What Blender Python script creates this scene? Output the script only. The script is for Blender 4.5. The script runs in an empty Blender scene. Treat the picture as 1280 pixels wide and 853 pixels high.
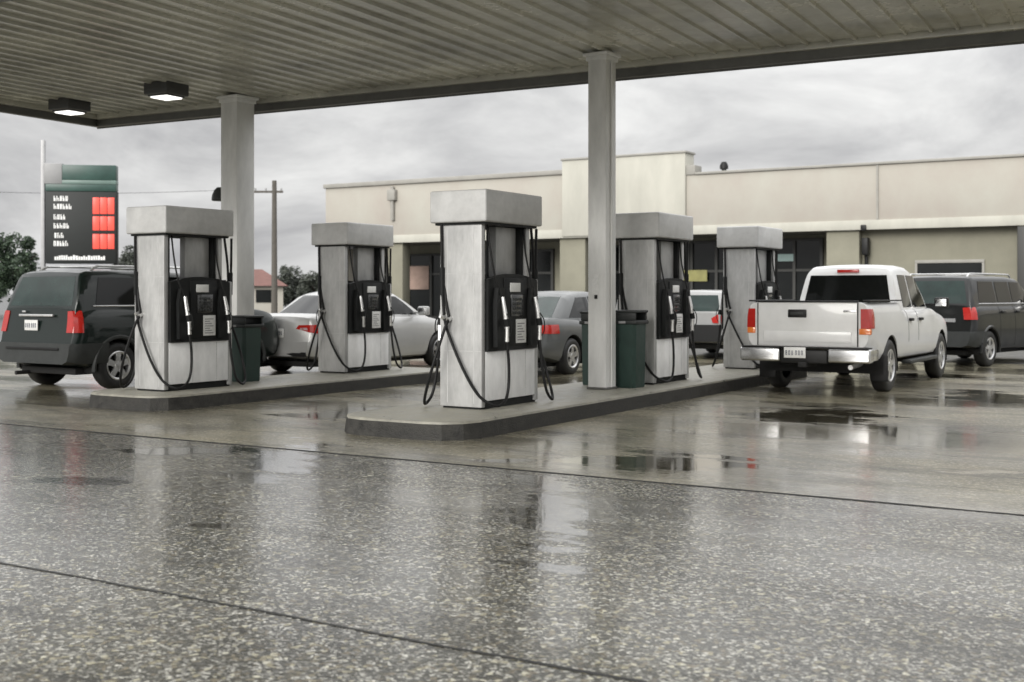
import bpy, bmesh, math, random
import numpy as np
from mathutils import Vector, Matrix
R = math.radians
random.seed(7)
scene = bpy.context.scene
COL = scene.collection

# ------------------------------------------------------------------ constants
F = 1500.0; CX = 640.0; HZ = 368.0; CAMZ = 1.42
TH = R(31.5)
U = Vector((math.sin(TH), math.cos(TH), 0)); V = Vector((math.cos(TH), -math.sin(TH), 0))
PHI = math.pi/2 - TH                      # rotation taking +X to the island direction

def at(px, Y, z=0.0):
    return Vector(((px-CX)/F*Y, Y, z))
def zat(py, Y):
    return CAMZ + (HZ-py)/F*Y

# ------------------------------------------------------------------ materials
def mat(name, col, rough=0.5, metal=0.0, var=0.0, scale=6.0, bump=0.0, bscale=60.0, rvar=0.0, coat=0.0,
        emit=None, estr=0.0, spec=0.5, col2=None, stretch=None):
    m = bpy.data.materials.new(name); m.use_nodes = True
    nt = m.node_tree; N = nt.nodes; L = nt.links
    b = N['Principled BSDF']
    b.inputs['Roughness'].default_value = rough; b.inputs['Metallic'].default_value = metal
    b.inputs['Coat Weight'].default_value = coat; b.inputs['Coat Roughness'].default_value = 0.06
    b.inputs['Specular IOR Level'].default_value = spec
    c = (*col, 1)
    b.inputs['Base Color'].default_value = c
    tc = N.new('ShaderNodeTexCoord'); src = tc.outputs['Object']
    if stretch:
        mp = N.new('ShaderNodeMapping'); mp.inputs['Scale'].default_value = stretch
        L.new(src, mp.inputs['Vector']); src = mp.outputs['Vector']
    if var > 0 or rvar > 0:
        n = N.new('ShaderNodeTexNoise'); n.inputs['Scale'].default_value = scale
        n.inputs['Detail'].default_value = 8; n.inputs['Roughness'].default_value = 0.65
        L.new(src, n.inputs['Vector'])
    if var > 0:
        rp = N.new('ShaderNodeValToRGB')
        e = rp.color_ramp.elements; e[0].position = .3; e[1].position = .7
        lo = col2 if col2 else tuple(x*(1-var) for x in col)
        e[0].color = (*lo, 1); e[1].color = c
        L.new(n.outputs['Fac'], rp.inputs['Fac']); L.new(rp.outputs['Color'], b.inputs['Base Color'])
    if rvar > 0:
        mr = N.new('ShaderNodeMapRange'); mr.inputs['From Min'].default_value = .3; mr.inputs['From Max'].default_value = .7
        mr.inputs['To Min'].default_value = max(.02, rough-rvar); mr.inputs['To Max'].default_value = min(1, rough+rvar)
        L.new(n.outputs['Fac'], mr.inputs['Value']); L.new(mr.outputs['Result'], b.inputs['Roughness'])
    if bump > 0:
        n2 = N.new('ShaderNodeTexNoise'); n2.inputs['Scale'].default_value = bscale; n2.inputs['Detail'].default_value = 5
        L.new(src, n2.inputs['Vector'])
        bp = N.new('ShaderNodeBump'); bp.inputs['Strength'].default_value = bump; bp.inputs['Distance'].default_value = .01
        L.new(n2.outputs['Fac'], bp.inputs['Height']); L.new(bp.outputs['Normal'], b.inputs['Normal'])
    if emit:
        b.inputs['Emission Color'].default_value = (*emit, 1); b.inputs['Emission Strength'].default_value = estr
    return m

M = {}
M['pump_grey']  = mat('pump_grey_metal', (.52,.52,.51), .42, .08, .45, 5, .05, 40, .12, stretch=(1,1,.35))
M['pump_head']  = mat('pump_head_enamel', (.56,.56,.55), .45, .05, .3, 4, .04, 50, .1)
M['pump_white'] = mat('pump_lower_enamel', (.90,.90,.89), .40, .02, .25, 5, 0, 50, .12, stretch=(1,1,.4))
M['black_plastic'] = mat('black_plastic', (.011,.012,.012), .55, 0, .4, 8, .05, 120, .1, spec=.25)
M['rubber'] = mat('hose_rubber', (.008,.008,.008), .5, 0, .3, 10, spec=.25)
M['silver'] = mat('bare_silver', (.75,.75,.74), .28, .75, .2, 20)
M['paper']  = mat('printed_card', (.78,.78,.76), .5, 0, .18, 30)
M['print']  = mat('grey_print', (.25,.25,.25), .6)
M['screen'] = mat('dark_screen', (.035,.036,.036), .15, 0, .3, 20, coat=.4)
M['column'] = mat('column_paint', (.80,.80,.78), .5, 0, .30, 3.2, .05, 50, .1, stretch=(1,1,.3))
M['column_dark'] = mat('column_flange', (.12,.12,.11), .6, 0, .3, 8)
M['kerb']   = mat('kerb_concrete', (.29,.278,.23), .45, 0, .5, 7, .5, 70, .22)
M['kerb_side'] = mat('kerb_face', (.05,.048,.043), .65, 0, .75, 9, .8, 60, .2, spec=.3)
M['fascia_dark'] = mat('fascia_metal', (.11,.11,.10), .5, .2, .3, 3)
M['canopy_top'] = mat('canopy_roof', (.35,.35,.34), .6, 0, .3, 2)
M['lamp_housing'] = mat('lamp_housing', (.05,.05,.05), .5)
M['lamp_lens'] = mat('lamp_lens', (.9,.9,.88), .3, emit=(1,.98,.94), estr=1.1)
M['bin_green'] = mat('bin_green_plastic', (.016,.042,.033), .55, 0, .35, 8, .05, 80, .12)
M['bin_dark']  = mat('bin_dark_lid', (.012,.015,.014), .55, 0, .3, 8)
M['asphalt'] = mat('wet_asphalt', (.06,.06,.057), .42, 0, .4, 1.2, .4, 60, .2)
M['joint']  = mat('joint_filler', (.014,.014,.013), .7)
M['stucco'] = mat('cream_stucco', (.42,.41,.36), .85, 0, .16, .8, .15, 30, col2=(.37,.335,.295), stretch=(.6,.6,.45))
M['stucco_pale'] = mat('pale_stucco', (.50,.49,.43), .85, 0, .2, 1.0, .15, 30, stretch=(1,1,.3))
M['stucco_cap'] = mat('parapet_cap', (.33,.32,.29), .7, 0, .2, 2)
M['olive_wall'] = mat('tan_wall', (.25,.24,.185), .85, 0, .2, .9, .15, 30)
M['shop_glass'] = mat('shop_glass', (.014,.016,.016), .10, 0, .5, .8, spec=.3)
M['shop_frame'] = mat('shop_frame', (.05,.05,.047), .5, .3)
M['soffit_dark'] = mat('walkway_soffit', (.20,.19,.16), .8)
M['yellow_poster'] = mat('yellow_poster', (.42,.40,.16), .7, 0, .3, 3)
M['pink_poster'] = mat('pink_poster', (.50,.36,.30), .7, 0, .25, 3)
M['painted_teal_light'] = mat('painted_teal_light', (.45,.60,.58), .6, 0, .2, 3)  # teal-white light in the shop window, painted as a flat matte colour
M['sign_green'] = mat('sign_green', (.035,.085,.070), .4, 0, .4, 1.5)
M['sign_green_light'] = mat('sign_green_light', (.17,.25,.22), .4, 0, .4, 1.2)
M['sign_grey'] = mat('sign_grey', (.30,.30,.30), .5, 0, .2, 1.5)
M['sign_black'] = mat('sign_black', (.010,.013,.012), .6, 0, .3, 2)
M['sign_white'] = mat('sign_white', (.80,.80,.78), .5)
M['led_red'] = mat('red_led', (.6,.05,.03), .4, emit=(1,.13,.10), estr=.36)
M['post_pale'] = mat('pale_post', (.42,.42,.42), .5, .2, .2, 4)
M['wood_pole'] = mat('pole_wood', (.11,.10,.085), .8, 0, .3, 6)
M['brick_red'] = mat('red_roof', (.16,.075,.062), .8, 0, .3, 3)
M['bark'] = mat('bark', (.06,.05,.04), .9, 0, .3, 8)
M['tyre'] = mat('tyre_rubber', (.013,.013,.013), .55, 0, .3, 20, .1, 80)
M['rim'] = mat('alloy_rim', (.62,.62,.62), .28, .85, .1, 20)
M['dark'] = mat('underbody', (.010,.010,.010), .8)
M['car_glass'] = mat('car_glass', (.004,.005,.005), .06, 0, .3, 3, spec=.30)
M['car_glass_green'] = mat('tinted_rear_glass', (.016,.036,.031), .07, 0, .5, 3, spec=.4)
M['trim_black'] = mat('black_trim', (.009,.009,.009), .5, spec=.3)
M['trim_grey'] = mat('grey_cladding', (.040,.043,.042), .5, 0, .3, 6, spec=.3)
M['chrome'] = mat('chrome', (.66,.66,.66), .26, 1.0, .12, 8)
M['tail_red'] = mat('tail_lamp_red', (.42,.016,.012), .15, 0, .25, 12, coat=.6, emit=(1,.06,.03), estr=.03)
M['tail_amber'] = mat('tail_lamp_amber', (.75,.20,.04), .15, 0, .2, 12, coat=.6, emit=(1,.35,.08), estr=.03)
M['tail_clear'] = mat('tail_lamp_clear', (.55,.42,.42), .15, 0, .2, 12, coat=.6)
M['plate'] = mat('licence_plate', (.72,.72,.70), .45, 0, .15, 20)
M['plate_char'] = mat('plate_characters', (.10,.11,.14), .5)
def paint(name, col, metal=.0, coat=.5, spec=.4):
    return mat(name, col, .34, metal, .12, 2.5, 0, 50, .06, coat=coat, spec=spec)
M['paint_white'] = paint('white_paint', (.74,.74,.73))
M['paint_silver'] = paint('silver_paint', (.50,.50,.49), .35)
M['paint_silver2'] = paint('pale_silver_paint', (.34,.34,.335), .2)
M['paint_grey'] = paint('grey_paint', (.10,.105,.105), .2)
M['paint_green'] = paint('dark_green_paint', (.006,.012,.010), .0, .55, .2)
M['paint_black'] = paint('black_paint', (.008,.009,.009), .0, .55, .2)

def leaf_mat(name, a, b):
    m = bpy.data.materials.new(name); m.use_nodes = True; nt = m.node_tree; N = nt.nodes; L = nt.links
    bs = N['Principled BSDF']; bs.inputs['Roughness'].default_value = .6
    g = N.new('ShaderNodeNewGeometry'); rp = N.new('ShaderNodeValToRGB')
    rp.color_ramp.elements[0].color = (*a,1); rp.color_ramp.elements[1].color = (*b,1)
    L.new(g.outputs['Random Per Island'], rp.inputs['Fac']); L.new(rp.outputs['Color'], bs.inputs['Base Color'])
    return m
M['leaf'] = leaf_mat('leaf_green', (.020,.035,.022), (.06,.095,.05))
M['leaf_grey'] = leaf_mat('leaf_grey_green', (.03,.036,.03), (.08,.09,.07))

# --- wet exposed aggregate (near apron) and wet concrete slab
PUD=[(850,578,110,13),(720,576,55,5),(95,602,90,6),(280,658,40,5),(1225,592,70,4),(1235,497,70,9),(430,518,75,8),(1020,522,110,12),(1150,470,80,4),(640,576,45,3),(360,575,55,30),(690,640,60,60),(1115,540,25,14),(240,565,120,5)]
def ground_mat(name, pebble, base_lo, base_hi, stain, rough_lo, rough_hi, bumpd, wet_lo, wet_hi, pebble_amt, puds=(), film=(.6,.2,.1,.03)):
    m = bpy.data.materials.new(name); m.use_nodes = True; nt = m.node_tree; N = nt.nodes; L = nt.links
    b = N['Principled BSDF']; tc = N.new('ShaderNodeTexCoord'); P = tc.outputs['Object']
    def noise(scale, detail=6, rough=.6, stretch=None):
        n = N.new('ShaderNodeTexNoise'); n.inputs['Scale'].default_value = scale; n.inputs['Detail'].default_value = detail
        n.inputs['Roughness'].default_value = rough
        if stretch:
            mp = N.new('ShaderNodeMapping'); mp.inputs['Scale'].default_value = stretch; L.new(P, mp.inputs['Vector']); L.new(mp.outputs['Vector'], n.inputs['Vector'])
        else: L.new(P, n.inputs['Vector'])
        return n.outputs['Fac']
    def ramp(fac, stops):
        r = N.new('ShaderNodeValToRGB'); L.new(fac, r.inputs['Fac'])
        e = r.color_ramp.elements
        while len(e) < len(stops): e.new(.5)
        for k,(p,c) in enumerate(stops):
            e[k].position = p; e[k].color = (*c,1) if isinstance(c, tuple) else (c,c,c,1)
        return r.outputs['Color']
    def mix(kind, f, a, bb):
        x = N.new('ShaderNodeMix'); x.data_type = 'RGBA'; x.blend_type = kind
        if isinstance(f, (int,float)): x.inputs['Factor'].default_value = f
        else: L.new(f, x.inputs['Factor'])
        for s, val in ((6,a),(7,bb)):
            if isinstance(val, tuple): x.inputs[s].default_value = (*val,1)
            else: L.new(val, x.inputs[s])
        return x.outputs[2]
    def ramp_v(val, a, b_):
        m_=N.new('ShaderNodeMapRange'); m_.inputs['From Min'].default_value=a; m_.inputs['From Max'].default_value=b_
        L.new(val,m_.inputs['Value']); return m_.outputs['Result']
    vo = N.new('ShaderNodeTexVoronoi'); vo.inputs['Scale'].default_value = pebble; L.new(P, vo.inputs['Vector'])
    sep = N.new('ShaderNodeSeparateColor'); L.new(vo.outputs['Color'], sep.inputs['Color'])
    peb1 = ramp(sep.outputs['Red'], [(0,.005),(.36,.03),(.58,.13),(.80,.42),(1,.95)])
    vo2 = N.new('ShaderNodeTexVoronoi'); vo2.inputs['Scale'].default_value = pebble*.52; L.new(P, vo2.inputs['Vector'])
    sep2 = N.new('ShaderNodeSeparateColor'); L.new(vo2.outputs['Color'], sep2.inputs['Color'])
    peb2 = ramp(sep2.outputs['Green'], [(0,(.01,.01,.01)),(.5,(.05,.046,.034)),(.72,(.22,.18,.13)),(.88,(.44,.41,.29)),(1,(.9,.89,.80))])
    pick = ramp(sep2.outputs['Blue'], [(.55,0.0),(.60,1.0)])
    peb = mix('MIX', pick, peb1, peb2)
    tone = ramp(noise(.55, 8, .65), [(.32, base_lo), (.68, base_hi)])
    c = mix('MIX', pebble_amt, tone, mix('MULTIPLY', 1.0, mix('MIX', .0, peb, peb), mix('MIX', .5, tone, (1.0,.98,.9))))
    sm = ramp(noise(.9, 9, .7, (.5,1.5,1)), [(.52,0.0),(.66,1.0)])
    c = mix('MIX', sm, c, mix('MULTIPLY', .75, c, stain))
    st = ramp(noise(1.3, 9, .75, (.30,2.2,1)), [(.56,0.0),(.63,1.0)])
    c = mix('MIX', st, c, mix('MULTIPLY', 1.0, c, (.45,.44,.42)))
    c = mix('OVERLAY', .5, c, ramp(noise(26, 6, .8), [(.32,.2),(.68,.8)]))
    oil = ramp(noise(2.3, 7, .6), [(.63,0.0),(.72,1.0)])
    c = mix('MIX', oil, c, mix('MULTIPLY', 1.0, c, (.5,.48,.45)))
    # grit
    c = mix('OVERLAY', .55, c, ramp(noise(180, 3, .7), [(.3,.15),(.7,.85)]))
    base_c = c
    wet0 = ramp(noise(.42, 8, .62, (.45,1.35,1)), [(wet_lo,0.0),(wet_hi,1.0)])
    geo = N.new('ShaderNodeNewGeometry'); W = geo.outputs['Position']
    # standing water lies where the slab dips: a few shallow dips with ragged rims
    best = None
    for (px,py,wx,wy) in puds:
        Y=CAMZ*F/(py-HZ); cxy=((px-CX)/F*Y, Y)
        sb=N.new('ShaderNodeVectorMath'); sb.operation='SUBTRACT'; L.new(W,sb.inputs[0]); sb.inputs[1].default_value=(cxy[0],cxy[1],0)
        ml=N.new('ShaderNodeVectorMath'); ml.operation='MULTIPLY'; L.new(sb.outputs[0],ml.inputs[0]); ml.inputs[1].default_value=(F/(wx*Y),CAMZ*F/(wy*Y*Y),0)
        ln=N.new('ShaderNodeVectorMath'); ln.operation='LENGTH'; L.new(ml.outputs[0],ln.inputs[0])
        if best is None: best=ln.outputs['Value']
        else:
            mn=N.new('ShaderNodeMath'); mn.operation='MINIMUM'; L.new(best,mn.inputs[0]); L.new(ln.outputs['Value'],mn.inputs[1]); best=mn.outputs[0]
    rn = noise(1.6, 10, .72, (.5,1.7,1))
    ad=N.new('ShaderNodeMath'); ad.operation='MULTIPLY_ADD'; L.new(rn,ad.inputs[0]); ad.inputs[1].default_value=5.0; L.new(best,ad.inputs[2])
    water = ramp_v(ad.outputs[0], 3.35, 3.15)
    wmx=N.new('ShaderNodeMath'); wmx.operation='MAXIMUM'; L.new(wet0,wmx.inputs[0]); L.new(water,wmx.inputs[1]); wet=wmx.outputs[0]
    rr = N.new('ShaderNodeMix'); rr.data_type='FLOAT'; L.new(wet, rr.inputs['Factor'])
    rr.inputs[2].default_value = rough_hi; rr.inputs[3].default_value = rough_lo
    r2 = N.new('ShaderNodeMix'); r2.data_type='FLOAT'; L.new(water, r2.inputs['Factor']); L.new(rr.outputs[0], r2.inputs[2]); r2.inputs[3].default_value=.025
    L.new(r2.outputs[0], b.inputs['Roughness'])
    L.new(mix('MIX', water, base_c, mix('MULTIPLY', 1.0, base_c, (.42,.41,.38))), b.inputs['Base Color'])
    cw = N.new('ShaderNodeMix'); cw.data_type='FLOAT'; L.new(wet, cw.inputs['Factor']); cw.inputs[2].default_value=film[0]; cw.inputs[3].default_value=1.0
    L.new(cw.outputs[0], b.inputs['Coat Weight'])
    cr2 = N.new('ShaderNodeMix'); cr2.data_type='FLOAT'; L.new(wet, cr2.inputs['Factor']); cr2.inputs[2].default_value=film[1]; cr2.inputs[3].default_value=film[2]
    cr3 = N.new('ShaderNodeMix'); cr3.data_type='FLOAT'; L.new(water, cr3.inputs['Factor']); L.new(cr2.outputs[0], cr3.inputs[2]); cr3.inputs[3].default_value=.02
    L.new(cr3.outputs[0], b.inputs['Coat Roughness']); b.inputs['Coat IOR'].default_value = 1.40
    bpc = N.new('ShaderNodeBump'); bpc.inputs['Distance'].default_value=.01; bpc.inputs['Strength'].default_value=film[3]
    ch=N.new('ShaderNodeMath'); ch.operation='MULTIPLY_ADD'; L.new(vo2.outputs['Distance'],ch.inputs[0]); ch.inputs[1].default_value=film[4]; L.new(noise(9, 7, .75, (.6,1.6,1)),ch.inputs[2])
    L.new(ch.outputs[0], bpc.inputs['Height']); L.new(bpc.outputs['Normal'], b.inputs['Coat Normal'])
    b.inputs['Specular IOR Level'].default_value = .25
    hsum = N.new('ShaderNodeMath'); hsum.operation='ADD'
    L.new(vo.outputs['Distance'], hsum.inputs[0]); L.new(noise(35, 5, .7), hsum.inputs[1])
    bs = N.new('ShaderNodeMix'); bs.data_type='FLOAT'; L.new(wet, bs.inputs['Factor'])
    bs.inputs[2].default_value = bumpd; bs.inputs[3].default_value = bumpd*.22
    bp = N.new('ShaderNodeBump'); bp.inputs['Distance'].default_value = .012
    b2 = N.new('ShaderNodeMix'); b2.data_type='FLOAT'; L.new(water, b2.inputs['Factor']); L.new(bs.outputs[0], b2.inputs[2]); b2.inputs[3].default_value=.006
    L.new(b2.outputs[0], bp.inputs['Strength']); L.new(hsum.outputs[0], bp.inputs['Height']); L.new(bp.outputs['Normal'], b.inputs['Normal'])
    return m
M['apron'] = ground_mat('wet_exposed_aggregate', 76, (.040,.038,.024), (.22,.208,.140), (.36,.35,.31), .16, .45, .95, .36, .60, .85, [p for p in PUD if p[1]>600 or p[0] in (95,360,240)], (.68,.15,.08,.12,.6))
M['slab']  = ground_mat('wet_concrete', 60, (.11,.100,.066), (.36,.325,.225), (.24,.24,.21), .14, .45, .30, .40, .60, .35, [p for p in PUD if p[1]<600], (.45,.20,.07,.06,.1))

def soffit_mat():
    m = mat('soffit_panels', (.58,.57,.49), .24, .0, .55, .7, 0, 50, .08)
    return m
M['soffit'] = soffit_mat()

# ------------------------------------------------------------------ mesh helper
class MB:
    def __init__(s): s.v=[]; s.f=[]
    def add(s, vs, fs, T=None):
        o=len(s.v)
        for p in vs:
            p=Vector(p); s.v.append(tuple(T@p) if T else tuple(p))
        s.f += [tuple(i+o for i in f) for f in fs]; return s
    def box(s, x0,x1,y0,y1,z0,z1, bev=0.0, T=None, seg=2):
        if bev<=0:
            vs=[(x,y,z) for z in (z0,z1) for y in (y0,y1) for x in (x0,x1)]
            fs=[(0,2,3,1),(4,5,7,6),(0,1,5,4),(2,6,7,3),(0,4,6,2),(1,3,7,5)]
            return s.add(vs,fs,T)
        bm=bmesh.new(); bmesh.ops.create_cube(bm,size=1)
        for v in bm.verts:
            v.co=Vector(((x0+x1)/2+v.co.x*(x1-x0),(y0+y1)/2+v.co.y*(y1-y0),(z0+z1)/2+v.co.z*(z1-z0)))
        bmesh.ops.bevel(bm,geom=bm.edges[:],offset=bev,segments=seg,affect='EDGES',profile=.5)
        return s.bm(bm,T)
    def bm(s,bm,T=None):
        bm.verts.index_update()
        s.add([v.co.copy() for v in bm.verts],[[v.index for v in f.verts] for f in bm.faces],T); bm.free(); return s
    def prism(s, poly, axis, a, b, T=None):
        # poly: list of 2D points; axis 'x': (y,z); 'y': (x,z); 'z': (x,y)
        def mk(p,t): return {'x':(t,p[0],p[1]),'y':(p[0],t,p[1]),'z':(p[0],p[1],t)}[axis]
        n=len(poly); vs=[mk(p,a) for p in poly]+[mk(p,b) for p in poly]
        fs=[tuple(range(n))[::-1],tuple(range(n,2*n))]+[(i,(i+1)%n,n+(i+1)%n,n+i) for i in range(n)]
        bm=bmesh.new(); bv=[bm.verts.new(v) for v in vs]
        for f in fs: bm.faces.new([bv[i] for i in f])
        bmesh.ops.recalc_face_normals(bm,faces=bm.faces[:]); return s.bm(bm,T)
    def tube(s, pts, r, n=8, closed=False, T=None, r2=None):
        pts=[Vector(p) for p in pts]; m=len(pts); vs=[]; fs=[]
        up=Vector((0,0,1)); prev=None
        for i,p in enumerate(pts):
            a=pts[max(0,i-1)]; b=pts[min(m-1,i+1)]; t=(b-a).normalized()
            if prev is None:
                q=up if abs(t.z)<.9 else Vector((1,0,0)); nx=t.cross(q).normalized()
            else:
                nx=prev-t*prev.dot(t)
                if nx.length<1e-6: nx=t.cross(up)
                nx.normalize()
            prev=nx; ny=t.cross(nx)
            rr=r if r2 is None else r+(r2-r)*i/(m-1)
            for k in range(n):
                w=2*math.pi*k/n; vs.append(p+nx*math.cos(w)*rr+ny*math.sin(w)*rr)
        for i in range(m-1):
            for k in range(n):
                k2=(k+1)%n; fs.append((i*n+k,i*n+k2,(i+1)*n+k2,(i+1)*n+k))
        fs.append(tuple(range(n))[::-1]); fs.append(tuple(range((m-1)*n,m*n)))
        return s.add(vs,fs,T)
    def lathe(s, prof, n=24, axis='z', T=None, a0=0, a1=2*math.pi):
        # prof: (radius, height)
        vs=[];fs=[];m=len(prof); full=abs(a1-a0-2*math.pi)<1e-6; cols=n if full else n+1
        for k in range(cols):
            w=a0+(a1-a0)*k/n
            for r,h in prof:
                x,y=r*math.cos(w),r*math.sin(w)
                vs.append({'z':(x,y,h),'y':(x,h,y),'x':(h,x,y)}[axis])
        for k in range(n):
            k2=(k+1)%cols
            for j in range(m-1):
                fs.append((k*m+j,k2*m+j,k2*m+j+1,k*m+j+1))
        return s.add(vs,fs,T)
    def mesh(s,name):
        me=bpy.data.meshes.new(name); me.from_pydata(s.v,[],s.f); me.update()
        bm=bmesh.new(); bm.from_mesh(me); bmesh.ops.recalc_face_normals(bm,faces=bm.faces[:]); bm.to_mesh(me); bm.free()
        return me

def obj(name, mb, material, parent=None, smooth=True, ang=35):
    me = mb if isinstance(mb, bpy.types.Mesh) else mb.mesh(name)
    me.name = name
    me.materials.clear(); me.materials.append(material)
    if smooth and len(me.polygons):
        me.shade_smooth(); me.set_sharp_from_angle(angle=R(ang))
    o=bpy.data.objects.new(name,me); COL.objects.link(o)
    if parent: o.parent=parent
    return o
def tag(o,label,cat,group=None):
    o['label']=label; o['category']=cat
    if group: o['group']=group
    return o
def thing(name,label,cat,loc=(0,0,0),rot=0.0,group=None):
    o=bpy.data.objects.new(name,None); COL.objects.link(o); o.empty_display_size=.2
    o.location=loc; o.rotation_euler=(0,0,rot); return tag(o,label,cat,group)
def struct(o): o['kind']='structure'; return o
def copy_tree(o, loc, label, parent=None):
    def rec(a,p):
        c=a.copy(); COL.objects.link(c)
        if p: c.parent=p
        for ch in list(a.children): rec(ch,c)
        return c
    c=rec(o,None); c.location=loc; c['label']=label; return c
def spline(pts,n=8):
    P=[Vector(p) for p in pts]; P=[2*P[0]-P[1]]+P+[2*P[-1]-P[-2]]; out=[]
    for i in range(1,len(P)-2):
        for k in range(n):
            t=k/n; a,b,c,d=P[i-1:i+3]
            out.append(.5*((2*b)+(c-a)*t+(2*a-5*b+4*c-d)*t*t+(3*b-a-3*c+d)*t**3))
    out.append(P[-2]); return out

# ------------------------------------------------------------------ ground
def sheet(name,x0,x1,y0,y1,z,m,rot=0,nx=1,ny=1):
    mb=MB(); vs=[];fs=[]
    for j in range(ny+1):
        for i in range(nx+1): vs.append((x0+(x1-x0)*i/nx,y0+(y1-y0)*j/ny,z))
    for j in range(ny):
        for i in range(nx):
            a=j*(nx+1)+i; fs.append((a,a+1,a+nx+2,a+nx+1))
    mb.add(vs,fs); o=obj(name,mb,m,None,False); o.rotation_euler.z=rot; return struct(o)
VR = -TH       # frame with +x = v, +y = u
sheet('ground',-900,900,-300,1200,0,M['asphalt'])
J1=8.25; J2=3.98
sheet('apron',-30,34,-8,J1-.014,.006,M['apron'],VR)
sheet('forecourt_slab',-30,34,J1+.014,26,.006,M['slab'],VR)
def joint(u0, amp, w, seed, va=-24, vb=26):
    rnd=random.Random(seed); pts=[]; n=160
    y=0
    for i in range(n+1):
        y=y*.8+rnd.uniform(-amp,amp); pts.append((va+(vb-va)*i/n,u0+y))
    mb=MB(); vs=[];fs=[]
    for i,(x,yy) in enumerate(pts):
        ww=w*(.7+.6*rnd.random()); vs += [(x,yy-ww/2,.0085),(x,yy+ww/2,.0085)]
        if i: fs.append((2*i-2,2*i,2*i+1,2*i-1))
    mb.add(vs,fs); o=obj('expansion_joint',mb,M['joint'],None,False); o.rotation_euler.z=VR; return struct(o)
joint(J1,.004,.040,3); joint(J2,.010,.022,5)
# cross joints in the concrete slab running along the islands
def ujoint(v0,ua,ub,w,seed):
    rnd=random.Random(seed); mb=MB(); vs=[];fs=[]; n=60; x=0
    for i in range(n+1):
        x=x*.8+rnd.uniform(-.004,.004); vs+=[(v0+x-w/2,ua+(ub-ua)*i/n,.0085),(v0+x+w/2,ua+(ub-ua)*i/n,.0085)]
        if i: fs.append((2*i-2,2*i-1,2*i+1,2*i))
    mb.add(vs,fs); o=obj('expansion_joint',mb,M['joint'],None,False); o.rotation_euler.z=VR; return struct(o)

# ------------------------------------------------------------------ pump islands
def corner_pt(px,Y): return at(px,Y)
PL, PD = 1.19, .54
def centre(px,Y): return at(px,Y)+U*PL/2-V*PD/2
A = centre(602,12.75); C = centre(818,16.3); E = centre(943,19.6); D1 = centre(205,15.1); D2 = centre(431,18.6)
ISZ=.19
def island(name,origin,u0,u1,w0,w1,rad,label):
    def outline(off):
        x0,x1,y0,y1=u0+off,u1-off,w0+off,w1-off; r=rad-off*.4; o=[]
        for (cx,cy,a) in ((x1-r,y1-r,0),(x0+r,y1-r,90),(x0+r,y0+r,180),(x1-r,y0+r,270)):
            for k in range(4):
                t=R(a+30*k); o.append((cx+r*math.cos(t),cy+r*math.sin(t)))
        return o
    t=thing(name,label,'kerb island',(origin.x,origin.y,0),PHI)
    o0=outline(0.0); o1=outline(.02); o2=outline(.045); n=len(o0)
    side=MB(); vs=[(x,y,-.02) for x,y in o0]+[(x,y,ISZ-.03) for x,y in o1]
    side.add(vs,[(i,(i+1)%n,n+(i+1)%n,n+i) for i in range(n)])
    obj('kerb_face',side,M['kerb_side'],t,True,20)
    top=MB(); vs=[(x,y,ISZ-.03) for x,y in o1]+[(x,y,ISZ-.008) for x,y in outline(.026)]+[(x,y,ISZ) for x,y in o2]
    top.add(vs,[(i,(i+1)%n,n+(i+1)%n,n+i) for i in range(n)]+[(n+i,n+(i+1)%n,2*n+(i+1)%n,2*n+i) for i in range(n)]+[tuple(range(2*n,3*n))])
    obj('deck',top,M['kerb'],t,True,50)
    return t
island('kerb_island',A,-1.85,9.2,-.80,.80,.42,'concrete kerb island under three pumps and the pale canopy column')
island('kerb_island',D1,-1.15,5.25,-.78,.75,.42,'concrete kerb island on the left under two pumps and green bin')

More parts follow.
